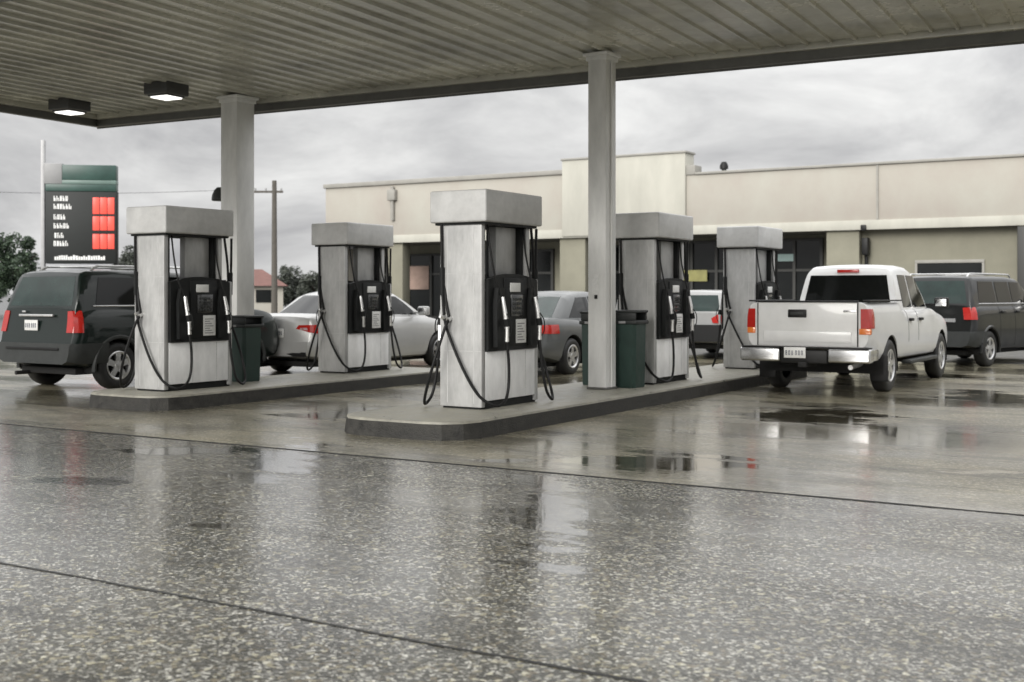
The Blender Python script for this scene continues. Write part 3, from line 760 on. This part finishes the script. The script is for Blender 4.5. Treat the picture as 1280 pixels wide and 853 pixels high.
def saloon(L,W,H,belt,paint,extra):
    hw=W/2
    c=dict(L=L,paint=paint,belt=belt,wr=.325,rimr=.205,axles=(1.0,1.0+L*.575),
        w=[(0,hw*.80),(.05,hw*.88),(.2,hw*.95),(.7,hw),(L*.6,hw),(L-.6,hw*.96),(L-.2,hw*.85),(L,hw*.62)],
        z0=[(0,.34),(.6,.22),(L-.6,.22),(L,.28)],
        zb=[(0,belt-.02),(.18,belt+.035),(.9,belt+.02),(1.6,belt-.02),(L*.62,belt-.03),(L*.74,belt-.06),(L-.5,belt-.20),(L-.12,belt-.30),(L,belt-.42)],
        rear=[(.2,.10),(.36,.0),(.60,.0),(.64,.05),(belt,.10)],front=[(.2,.10),(.40,.0),(.6,.04),(belt,.25)],
        gw=[(.62,hw*.74),(1.0,hw*.86),(1.8,hw*.91),(L*.58,hw*.91),(L*.74,hw*.80)],gbase=belt-.08,tumble=.36,
        roof=[(.60,belt-.06),(.66,belt+.0),(1.25,H-.11),(1.42,H-.055),(1.75,H-.01),(2.2,H),(L*.50,H-.012),(L*.55,H-.05),(L*.745,belt-.02),(L*.77,belt-.07)],
        side_windows=[[(1.10,belt+.035),(1.92,belt+.025),(1.92,H-.10),(1.52,H-.11)],
                      [(1.98,belt+.025),(L*.665,belt+.0),(L*.545,H-.11),(1.98,H-.09)]],
        rear_glass=([(-hw*.66,belt+.04),(hw*.66,belt+.04),(hw*.52,H-.09),(-hw*.52,H-.09)],(.4,1.45)),
        windscreen=([(-hw*.74,belt+.02),(hw*.74,belt+.02),(hw*.56,H-.09),(-hw*.56,H-.09)],(L*.54,L*.8)),
        doors=[(1.35,1.95),(1.95,2.9)],mirror=(L*.63,belt+.07))
    c.update(extra); return c
sl=[('bumper',(-.1,.55,-1.2,1.2,.34,.60),None,.016),('*tail_lamp',(-.1,.50,[(.40,.82),(.46,.885),(1.2,.905),(1.2,.72),(.80,.745),(.62,.785)]),M['tail_red'],.010),('*reversing_lens',(-.1,.3,[(.50,.80),(.50,.835),(.66,.84),(.68,.80)]),M['tail_clear'],.014)]
def pat(p,extra=()): return [(a,b,(p if m is None else m),d) for a,b,m,d in sl]+list(extra)
cfg=saloon(4.7,1.80,1.49,1.03,M['paint_silver'],dict(patches=pat(M['paint_silver'],[('bumper_insert',(-.1,.4,-.7,.7,.34,.42),M['trim_black'],.02)]),plate=(.035,0,.74)))
loc=at(392,20.5)-V*.86
vehicle('parked_car','silver saloon car with red tail lamps behind the left island','car',loc,PHI,cfg)
cfg=saloon(4.45,1.78,1.47,.97,M['paint_grey'],dict(patches=pat(M['paint_grey']),rglass=M['car_glass_green'],plate=(.035,0,.74)))
loc=at(680,20.3)-V*.86
vehicle('parked_car','dark grey saloon car seen between the nearest pump and pale column','car',loc,PHI,cfg)

def hatch(L,W,H,belt,paint,extra):
    c=suv(L,W,H,belt,paint,{})
    c.update(wr=.32,rimr=.2); c.update(extra); return c
cfg=hatch(4.2,1.76,1.50,1.02,M['paint_silver2'],dict(rglass=M['car_glass_green'],
    patches=[('bumper',(-.1,.62,-1.2,1.2,.40,.76),M['trim_black'],.022),('*tail_lamp',(-.1,.30,[(.56,.80),(.52,.90),(.66,.985),(1.2,1.0),(1.2,.80)]),M['tail_red'],.012)],plate=(.0,0,.70)))
loc=at(906,25.6)-V*.86
vehicle('parked_car','silver hatchback with black bumper seen between two pumps','car',loc,PHI,cfg)

# white pickup
L=5.55; hw=.90; belt=1.17; H=1.87
tc=dict(L=L,paint=M['paint_white'],belt=belt,wr=.385,rimr=.235,spokes=6,axles=(1.12,4.52),
    w=[(0,hw*.965),(.03,hw*.985),(.15,hw),(1.9,hw),(4.2,hw),(L-.5,hw*.96),(L-.15,hw*.86),(L,hw*.74)],
    z0=[(0,.66),(.3,.60),(.55,.46),(1.9,.44),(L-.5,.42),(L,.46)],
    zb=[(0,1.30),(1.86,1.30),(1.90,1.28),(1.95,belt+.02),(3.95,belt+.02),(4.4,1.12),(5.1,1.03),(L-.1,.93),(L,.78)],
    rear=[(.2,0),(2,0)],front=[(.2,.12),(.45,.0),(.75,.02),(belt,.14)],
    gw=[(1.93,hw*.86),(2.0,hw*.91),(2.6,hw*.935),(3.6,hw*.92),(4.3,hw*.82)],gbase=belt-.12,tumble=.24,
    roof=[(1.94,belt-.10),(1.95,belt+.05),(2.06,H-.12),(2.10,H-.05),(2.22,H-.01),(2.6,H+.005),(3.05,H-.01),(3.28,H-.06),(3.36,H-.10),(4.15,belt+.02),(4.25,belt-.09)],
    side_windows=[[(2.24,belt+.05),(2.74,belt+.05),(2.74,H-.15),(2.30,H-.15)],[(2.82,belt+.05),(3.80,belt+.05),(3.36,H-.16),(2.82,H-.15)]],
    rear_glass=([(-hw*.76,belt+.03),(hw*.76,belt+.03),(hw*.655,H-.155),(-hw*.655,H-.155)],(1.7,2.16)),
    windscreen=([(-hw*.76,belt+.06),(hw*.76,belt+.06),(hw*.60,H-.12),(-hw*.60,H-.12)],(3.32,4.4)),
    doors=[(2.16,2.80),(2.80,3.95)],mirror=(3.78,belt+.11),mirror_mat=M['trim_black'],handle_mat=M['trim_black'],
    bed=(.09,1.86,hw*.86,.80),
    patches=[('*tail_lamp',(-.1,.16,.758,1.2,.945,1.215),M['tail_red'],.010)])
axr=at(1103,17.5); loc=axr-V*.765-U*1.12
PK=vehicle('pickup_truck','white crew cab pickup truck with chrome rear bumper and brake lamps','pickup truck',loc,PHI,tc)
obj('tailgate',MB().box(-.012,.05,-hw*.795,hw*.795,.69,1.305,.012).box(-.020,-.008,-hw*.70,hw*.70,.74,.90,.01),M['paint_white'],PK)
tgc=obj('bed_cap',MB().box(-.018,.06,-hw*.80,hw*.80,1.303,1.330,.008).box(.04,1.86,hw*.86,hw*.97,1.316,1.338,.006).box(.04,1.86,-hw*.97,-hw*.86,1.316,1.338,.006),M['trim_black'],PK)
for s in (-1,1):
    obj('tailgate_gap',MB().box(-.016,.0,s*hw*.797-.007,s*hw*.797+.007,.69,1.30),M['dark'],PK)
obj('tailgate_emblem',MB().box(-.024,-.010,-.70,-.52,1.17,1.20,.004),M['chrome'],PK)
hnd=MB().box(-.030,-.006,-.0,.27,1.09,1.205,.012); obj('tailgate_handle',hnd,M['trim_black'],PK)
obj('handle_lever',MB().box(-.040,-.028,.04,.23,1.125,1.165,.008),M['trim_grey'],PK)
for s in (-1,1):
    y0,y1=sorted((s*.34,s*.93))
    b=MB().box(-.17,.04,y0,y1,.47,.665,.03,seg=3)
    b.box(-.10,.32,min(s*.84,s*.925),max(s*.84,s*.925),.49,.66,.025)
    obj('bumper',b,M['chrome'],PK)
    ya,yb=sorted((s*.735,s*.898))
    obj('lamp_lower_lens',MB().box(-.014,.06,ya+.02*(s>0),yb-.02*(s>0),.86,.944,.010),M['tail_amber'],PK)
obj('bumper_step',MB().box(-.16,.04,-.335,.335,.45,.64,.02),M['trim_black'],PK)
obj('bumper_pad',MB().box(-.165,.03,-.91,.91,.664,.684,.006),M['trim_black'],PK)
plate_on(PK,-.165,.12,.60,.31,.15)
obj('hitch',MB().box(-.22,.3,-.06,.06,.40,.47,.01),M['dark'],PK)
obj('exhaust_pipe',MB().tube([(.05,-.60,.40),(.5,-.60,.42),(1.2,-.5,.45)],.035,10),M['silver'],PK)
bl=obj('brake_lamp',MB().box(2.035,2.07,-.17,.17,H-.115,H-.065,.008),M['tail_red'],PK)
for s in (-1,1):
    ya,yb=sorted((s*.70,s*.95)); obj('mud_flap',MB().box(.70,.715,ya,yb,.18,.55,.004),M['trim_black'],PK)
    ya,yb=sorted((s*.80,s*.95)); obj('side_step',MB().box(2.1,3.95,ya,yb,.36,.42,.02),M['trim_grey'],PK)
obj('axle_differential',MB().lathe([(0,-.14),(.09,-.10),(.14,0),(.09,.10),(0,.14)],14,'y',Matrix.Translation((1.12,0,.385))),M['dark'],PK)

# ------------------------------------------------------------------ strip of shops
B0=at(1000,46)
shop=thing('shop_building','long cream single storey shop building with stepped parapet behind the cars','building',(B0.x,B0.y,0),-TH)
def tpx(px,depth=0.0):
    k=(px-CX)/F; bx=B0.x+U.x*depth; by=B0.y+U.y*depth
    return (k*by-bx)/(V.x-k*V.y)
def zt(py,px,depth=0.0):
    t=tpx(px,depth); Y=B0.y+U.y*depth+V.y*t; return zat(py,Y)
tl=tpx(407); tr=34.0; ZB=3.88; ZT=6.22; ZL=6.55
t1=tpx(735); t2=tpx(858); 
fm=MB().box(tl,t1-1.2,0,.6,ZB,ZL,.02); obj('fascia',fm,M['stucco'],shop)
obj('fascia',MB().box(t2,tr,0,.6,ZB,ZT,.02),M['stucco'],shop)
obj('raised_parapet',MB().box(t1-1.195,t2-.005,-.12,.8,ZB+.004,7.12,.02),M['stucco_pale'],shop)
obj('parapet_cap',MB().box(tl-.08,t1-1.2,-.10,.7,ZL,ZL+.20,.02),M['stucco_cap'],shop)
obj('parapet_cap',MB().box(t2+.4,tr+.1,-.08,.7,ZT,ZT+.10,.02),M['stucco_cap'],shop)
obj('parapet_cap',MB().box(t1-1.25,t2+.05,-.17,.85,7.12,7.21,.02),M['stucco_cap'],shop)
obj('parapet_step',MB().box(t2+.002,t2+.40,-.06,.65,ZT+.002,6.62,.03),M['stucco_cap'],shop)
obj('lower_band',MB().box(tl-.03,tr+.03,-.05,-.002,ZB-.06,ZB+.30,.01),M['stucco_pale'],shop)
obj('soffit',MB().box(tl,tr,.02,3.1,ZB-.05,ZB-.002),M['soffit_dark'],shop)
obj('roof',MB().box(tl+.05,tr-.05,.6,22,ZB+1.2,ZB+1.4),M['canopy_top'],shop)
obj('end_wall',MB().box(tl-.02,tl+.30,.62,22,0,ZL-.2),M['stucco'],shop)
ss=tpx(1090,2.6)
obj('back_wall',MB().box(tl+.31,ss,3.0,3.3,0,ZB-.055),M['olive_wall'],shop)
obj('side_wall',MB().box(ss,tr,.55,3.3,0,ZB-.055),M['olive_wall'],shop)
for px in (497,718,1055):                 # pillars at the walkway edge
    t=tpx(px,.3); w=.62 if px!=497 else .42
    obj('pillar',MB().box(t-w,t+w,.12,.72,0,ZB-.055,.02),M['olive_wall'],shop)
def shopfront(pa,pb,z1=3.35,n=3):
    a=tpx(pa,3.0); b=tpx(pb,3.0)
    fr=MB()
    for i in range(n+1):
        x=a+(b-a)*i/n; fr.box(x-.06,x+.06,2.84,2.998,0,z1)
    fr.box(a+.061,b-.061,2.85,2.997,z1-.10,z1-.001); fr.box(a+.061,b-.061,2.85,2.997,2.35,2.45); fr.box(a+.061,b-.061,2.85,2.997,.01,.35)
    f=obj('shop_window',fr,M['shop_frame'],shop)
    g=MB()
    for i in range(n):
        x=a+(b-a)*i/n; x2=a+(b-a)*(i+1)/n; g.box(x+.061,x2-.061,2.93,2.96,.351,2.349); g.box(x+.061,x2-.061,2.93,2.96,2.451,z1-.101)
    obj('pane',g,M['shop_glass'],f)
    return f
shopfront(412,486,3.3,3); shopfront(512,600,3.4,3); shopfront(604,692,3.5,3); shopfront(740,862,3.6,4); shopfront(866,1028,3.7,5)
def pane_patch(px0,px1,py0,py1,m,depth=2.82):
    a=tpx(px0,depth);b=tpx(px1,depth); z0=zt(py1,px0,depth); z1=zt(py0,px0,depth)
    obj('window_patch',MB().box(a,b,depth-.02,depth+.015,z0,z1,.004),m,shop)
pane_patch(512,536,333,362,M['pink_poster']); pane_patch(852,884,338,352,M['yellow_poster']); pane_patch(968,992,318,327,M['painted_teal_light'])
# letter-box window in the right wall, joint, lamp and downpipes
d=.55; a=tpx(1147,d); b=tpx(1228,d); z0=zt(344,1190,d); z1=zt(329,1190,d)
f=obj('wall_window',MB().box(a-.08,b+.08,d-.08,d-.002,z1+.002,z1+.12,.01).box(a-.08,a,d-.08,d-.002,z0-.1,z1).box(b,b+.08,d-.08,d-.002,z0-.1,z1).box(a+.001,b-.001,d-.08,d-.002,z0-.1,z0),M['stucco_cap'],shop)
obj('pane',MB().box(a+.002,b-.002,d-.04,d-.01,z0+.001,z1-.001),M['shop_glass'],f)
t=tpx(1097); obj('wall_joint',MB().box(t-.035,t+.035,-.062,-.001,ZB+.31,ZT-.02),M['stucco_cap'],shop)
t=tpx(1082,.2)
dpp=obj('wall_lamp',MB().box(t-.12,t+.12,.05,.40,ZB-1.0,ZB-.35,.04).tube([(t,.30,ZB-1.0),(t,.30,ZB-2.4)],.07,8).box(t-.10,t+.10,-.16,-.052,ZB-.10,ZB+.12,.03),M['trim_black'],shop)
t=tpx(492); obj('downpipe',MB().tube([(t,-.10,ZL-.1),(t,-.10,ZB+1.0)],.09,8).box(t-.22,t+.22,-.24,-.006,ZL-.75,ZL-.25,.03),M['stucco_cap'],shop)
obj('end_pier',MB().box(tpx(1272,-.2),tpx(1300,-.2),-.30,-.06,0,ZB-.10,.03),M['shop_frame'],shop)
# vent on the roof
t=tpx(905,1.0); p=Matrix.Rotation(-TH,4,'Z')@Vector((t,1.0,0))+B0
vt=thing('roof_vent','small dark vent pipe standing on the shop building roof','vent',(p.x,p.y,ZB+1.4),-TH)
obj('pipe',MB().tube([(0,0,0),(0,0,1.22)],.10,10),M['trim_grey'],vt)
obj('cowl',MB().lathe([(0,1.52),(.10,1.50),(.17,1.36),(.17,1.22),(.0,1.20)],14),M['trim_black'],vt)
# small parapet lamp at the column's left
# ------------------------------------------------------------------ price sign
Ys=45; sp=at(100,Ys)
k=Ys/F; rotS=R(6)
sg=thing('price_sign','tall dark green fuel price sign with red lit numbers behind the cars','sign',(sp.x,sp.y,0),rotS)
def sx(px): return (px-100)*k
def sz(py): return zat(py,Ys)
obj('post',MB().box(sx(53.5),sx(58),-.10,.10,0,sz(176),.02),M['post_pale'],sg)
obj('post',MB().box(sx(141),sx(146),-.05,.15,0,sz(240),.02),M['trim_grey'],sg)
obj('price_panel',MB().box(sx(60),sx(145),-.20,.20,sz(330),sz(240),.03),M['sign_black'],sg)
obj('header_panel',MB().box(sx(80),sx(145),-.22,.22,sz(226),sz(207),.03).box(sx(60),sx(145),-.215,.215,sz(240)+.002,sz(231),.02),M['sign_green'],sg)
obj('header_band',MB().box(sx(80),sx(145.2),-.225,.225,sz(231)+.002,sz(226)-.002,.01),M['sign_green_light'],sg)
obj('header_end',MB().box(sx(58),sx(80)-.003,-.18,.18,sz(231)+.002,sz(205),.03),M['sign_grey'],sg)
lines=[(249,[(70,85)]),(259,[(70,92)]),(272,[(70,82)]),(283,[(70,88)]),(295,[(71,79)]),(305,[(70,86)])]
rnd=random.Random(4)
for py,segs in lines:
    tx=MB()
    for a,b in segs:
        x=a
        while x<b:
            wl=rnd.choice((2.2,2.8,3.2)); hgt=3.2
            tx.box(sx(x),sx(x)+.034,-.212,-.195,sz(py+hgt),sz(py-hgt))
            tx.box(sx(x+wl)-.034,sx(x+wl),-.212,-.195,sz(py+hgt),sz(py-hgt*rnd.choice((1,.2))))
            yy=rnd.choice((hgt-.9,0,-hgt+.3)); tx.box(sx(x)+.034,sx(x+wl)-.034,-.212,-.195,sz(py+yy+.7),sz(py+yy-.3))
            x+=wl+1.1
    obj('lettering',tx,M['sign_white'],sg)
x=71; tx=MB()
while x<132:
    wl=rnd.choice((2.0,2.6)); tx.box(sx(x),sx(x+wl),-.212,-.195,sz(325.5),sz(319.5+rnd.uniform(0,2))); x+=wl+.7
obj('lettering',tx,M['sign_white'],sg)
for ya,yb in ((247.5,268),(271,288.5),(293,311.5)):
    dg=MB()
    for i in range(3):
        a=117+9*i; dg.box(sx(a),sx(a+8.1),-.215,-.195,sz(yb),sz(ya),.012)
    obj('price_number',dg,M['led_red'],sg)

# ------------------------------------------------------------------ utility pole and wires
Yp=70; up=at(343,Yp)
pl=thing('utility_pole','thin wooden utility pole with crossarm beyond the silver saloon','pole',(up.x,up.y,0),0)
obj('shaft',MB().tube([(0,0,0),(0,0,zat(226,Yp))],.19,10,r2=.13),M['wood_pole'],pl)
arm=obj('crossarm',MB().box(-1.2,.5,-.06,.06,zat(240,Yp)-.06,zat(240,Yp)+.06),M['wood_pole'],pl)
for x in (-1.1,-.5,.4): obj('insulator',MB().lathe([(0,.16),(.05,.14),(.06,.0),(0,0)],8,'z',Matrix.Translation((x,0,zat(240,Yp)+.06))),M['sign_grey'],pl)
for dz,(x,z),lab in ((0,(-1.1,zat(240,Yp)+.2),'dark power line running left from the utility pole'),):
    pts=[]
    for i in range(25):
        f=i/24; pts.append((up.x+x-34*f,up.y-6*f,z+1.2*f*f-2.6*f*(1-f)))
    tag(obj('power_line',MB().tube(pts,.012,6),M['trim_black']),lab,'power line')

# ------------------------------------------------------------------ far house
hp=at(312,78)
hs=thing('house','small far house with red hipped roof beside the utility pole','house',(hp.x,hp.y,0),R(12))
obj('wall',MB().box(-3,2.1,-2,3,0,1.95),M['stucco'],hs)
mb=MB(); mb.add([(-3.4,-2.4,1.95),(2.4,-2.4,1.95),(2.4,3.4,1.95),(-3.4,3.4,1.95),(-1.6,.5,3.05),(.8,.5,3.05)],[(0,1,5,4),(1,2,5),(2,3,4,5),(3,0,4),(3,2,1,0)])
obj('roof',mb,M['brick_red'],hs,False)
obj('window',MB().box(-1.8,-.6,-2.05,-2.001,.9,1.7),M['shop_glass'],hs); obj('window',MB().box(.4,1.5,-2.05,-2.001,.9,1.7),M['shop_glass'],hs)

# ------------------------------------------------------------------ trees
def tree(name,label,px,Y,top_py,crown_px,m,seed,zlow=.25,group='trees beyond the forecourt'):
    p=at(px,Y); H=zat(top_py,Y); cr=crown_px*Y/F/2; rnd=random.Random(seed)
    t=thing(name,label,'tree',(p.x,p.y,0),rnd.uniform(0,6),group)
    tk=MB(); tk.tube([(0,0,0),(.05,.03,H*.3),(0,.1,H*.62)],.20*H/6,8,r2=.09)
    for i in range(7):
        a=rnd.uniform(0,6.28); z=H*rnd.uniform(.25,.5)
        tk.tube([(0,0,z),(cr*.4*math.cos(a),cr*.4*math.sin(a),z+H*.16),(cr*.75*math.cos(a),cr*.75*math.sin(a),z+H*.25)],.07,5,r2=.02)
    obj('trunk',tk,M['bark'],t)
    cl=[]
    zc=H*(zlow+1)/2; hz=H*(1-zlow)/2
    for i in range(34):
        while True:
            q=Vector((rnd.uniform(-1,1),rnd.uniform(-1,1),rnd.uniform(-1,1)))
            if .3<q.length<1: break
        cl.append((Vector((q.x*cr*.85,q.y*cr*.85,zc+q.z*hz*.86)),rnd.uniform(.22,.42)*min(cr,hz*1.2)))
    lf=MB(); vs=[];fs=[]
    for c,rr in cl:
        for k in range(230):
            d=Vector((rnd.gauss(0,1),rnd.gauss(0,1),rnd.gauss(0,1))).normalized()*rr*rnd.uniform(.4,1.05)
            q=c+d; s=rnd.uniform(.07,.15)*max(1,H/7)
            a=Vector((rnd.gauss(0,1),rnd.gauss(0,1),rnd.gauss(0,.7))).normalized(); b=a.cross(Vector((rnd.gauss(0,1),rnd.gauss(0,1),rnd.gauss(0,1)))).normalized()
            o=len(vs); vs+=[q-a*s,q+b*s*.5,q+a*s,q-b*s*.5]; fs.append((o,o+1,o+2,o+3))
    me=bpy.data.meshes.new('crown'); me.from_pydata([tuple(v) for v in vs],[],fs); me.update()
    obj('crown',me,m,t,False)
tree('broadleaf_tree','dark green bushy tree left of the price sign',22,75,284,66,M['leaf'],1,.1)
tree('broadleaf_tree','grey green tree at the photo\'s left edge, lower than the bushy one',-22,82,318,58,M['leaf'],2,.1)
tree('broadleaf_tree','low dark tree showing between the price sign and the left pump',166,90,306,58,M['leaf_grey'],3,.1)
tree('broadleaf_tree','low grey green tree just right of the utility pole',366,95,331,52,M['leaf_grey'],4,.05)
tree('broadleaf_tree','low grey green tree behind the pump in front of the silver saloon',398,92,338,50,M['leaf_grey'],5,.05)
tree('broadleaf_tree','low dark tree behind the left canopy column',262,96,326,64,M['leaf_grey'],6,.05)

# ------------------------------------------------------------------ camera
cam=bpy.data.cameras.new('camera'); co=bpy.data.objects.new('camera',cam); COL.objects.link(co)
co.location=(0,0,CAMZ); co.rotation_euler=(R(90),0,0)
cam.sensor_width=36; cam.lens=F/1280*36; cam.shift_y=-(426.5-HZ)/1280; cam.clip_end=3000; cam.clip_start=.05
cam.dof.use_dof=True; cam.dof.focus_distance=10.0; cam.dof.aperture_fstop=2.8
scene.camera=co

# ------------------------------------------------------------------ sky and sun
SUN_EL, SUN_AZ = R(23), R(210)
wd=bpy.data.worlds.new('World'); scene.world=wd; wd.use_nodes=True
nt=wd.node_tree; N=nt.nodes; Lk=nt.links
bg=N['Background']; bg.inputs['Strength'].default_value=.12
sky=N.new('ShaderNodeTexSky'); sky.sky_type='NISHITA'; sky.sun_disc=False
sky.sun_elevation=SUN_EL; sky.sun_rotation=SUN_AZ; sky.dust_density=4; sky.air_density=1.5
hsv=N.new('ShaderNodeHueSaturation'); hsv.inputs['Saturation'].default_value=.12; Lk.new(sky.outputs['Color'],hsv.inputs['Color'])
tcw=N.new('ShaderNodeTexCoord'); sepw=N.new('ShaderNodeSeparateXYZ'); Lk.new(tcw.outputs['Generated'],sepw.inputs['Vector'])
mp=N.new('ShaderNodeMapping'); mp.inputs['Scale'].default_value=(1,1,2.6); Lk.new(tcw.outputs['Generated'],mp.inputs['Vector'])
no=N.new('ShaderNodeTexNoise'); no.inputs['Scale'].default_value=5.0; no.inputs['Detail'].default_value=9; no.inputs['Roughness'].default_value=.58; no.inputs['Distortion'].default_value=.4
Lk.new(mp.outputs['Vector'],no.inputs['Vector'])
cr_=N.new('ShaderNodeValToRGB'); e=cr_.color_ramp.elements; e[0].position=.34; e[0].color=(2.35,2.35,2.42,1); e[1].position=.66; e[1].color=(4.55,4.55,4.5,1)
Lk.new(no.outputs['Fac'],cr_.inputs['Fac'])
gr=N.new('ShaderNodeMapRange'); gr.inputs['From Min'].default_value=.16; gr.inputs['From Max'].default_value=.75; gr.inputs['To Min'].default_value=1.0; gr.inputs['To Max'].default_value=3.6
Lk.new(sepw.outputs['Z'],gr.inputs['Value'])
vm=N.new('ShaderNodeVectorMath'); vm.operation='SCALE'; Lk.new(cr_.outputs['Color'],vm.inputs[0]); Lk.new(gr.outputs['Result'],vm.inputs['Scale'])
mx=N.new('ShaderNodeMix'); mx.data_type='RGBA'; mx.inputs['Factor'].default_value=.88
Lk.new(hsv.outputs['Color'],mx.inputs[6]); Lk.new(vm.outputs[0],mx.inputs[7]); Lk.new(mx.outputs[2],bg.inputs['Color'])
sun=bpy.data.lights.new('sun','SUN'); sun.energy=1.4; sun.angle=R(28); sun.color=(1,.97,.92)
so=bpy.data.objects.new('sun',sun); COL.objects.link(so)
dirv=Vector((math.sin(SUN_AZ)*math.cos(SUN_EL),math.cos(SUN_AZ)*math.cos(SUN_EL),math.sin(SUN_EL)))
so.rotation_euler=dirv.to_track_quat('Z','Y').to_euler(); so.location=dirv*60

scene.view_settings.view_transform='Standard'; scene.view_settings.look='None'
scene.view_settings.exposure=0.75; scene.view_settings.gamma=1.0; scene.view_settings.use_curve_mapping=False
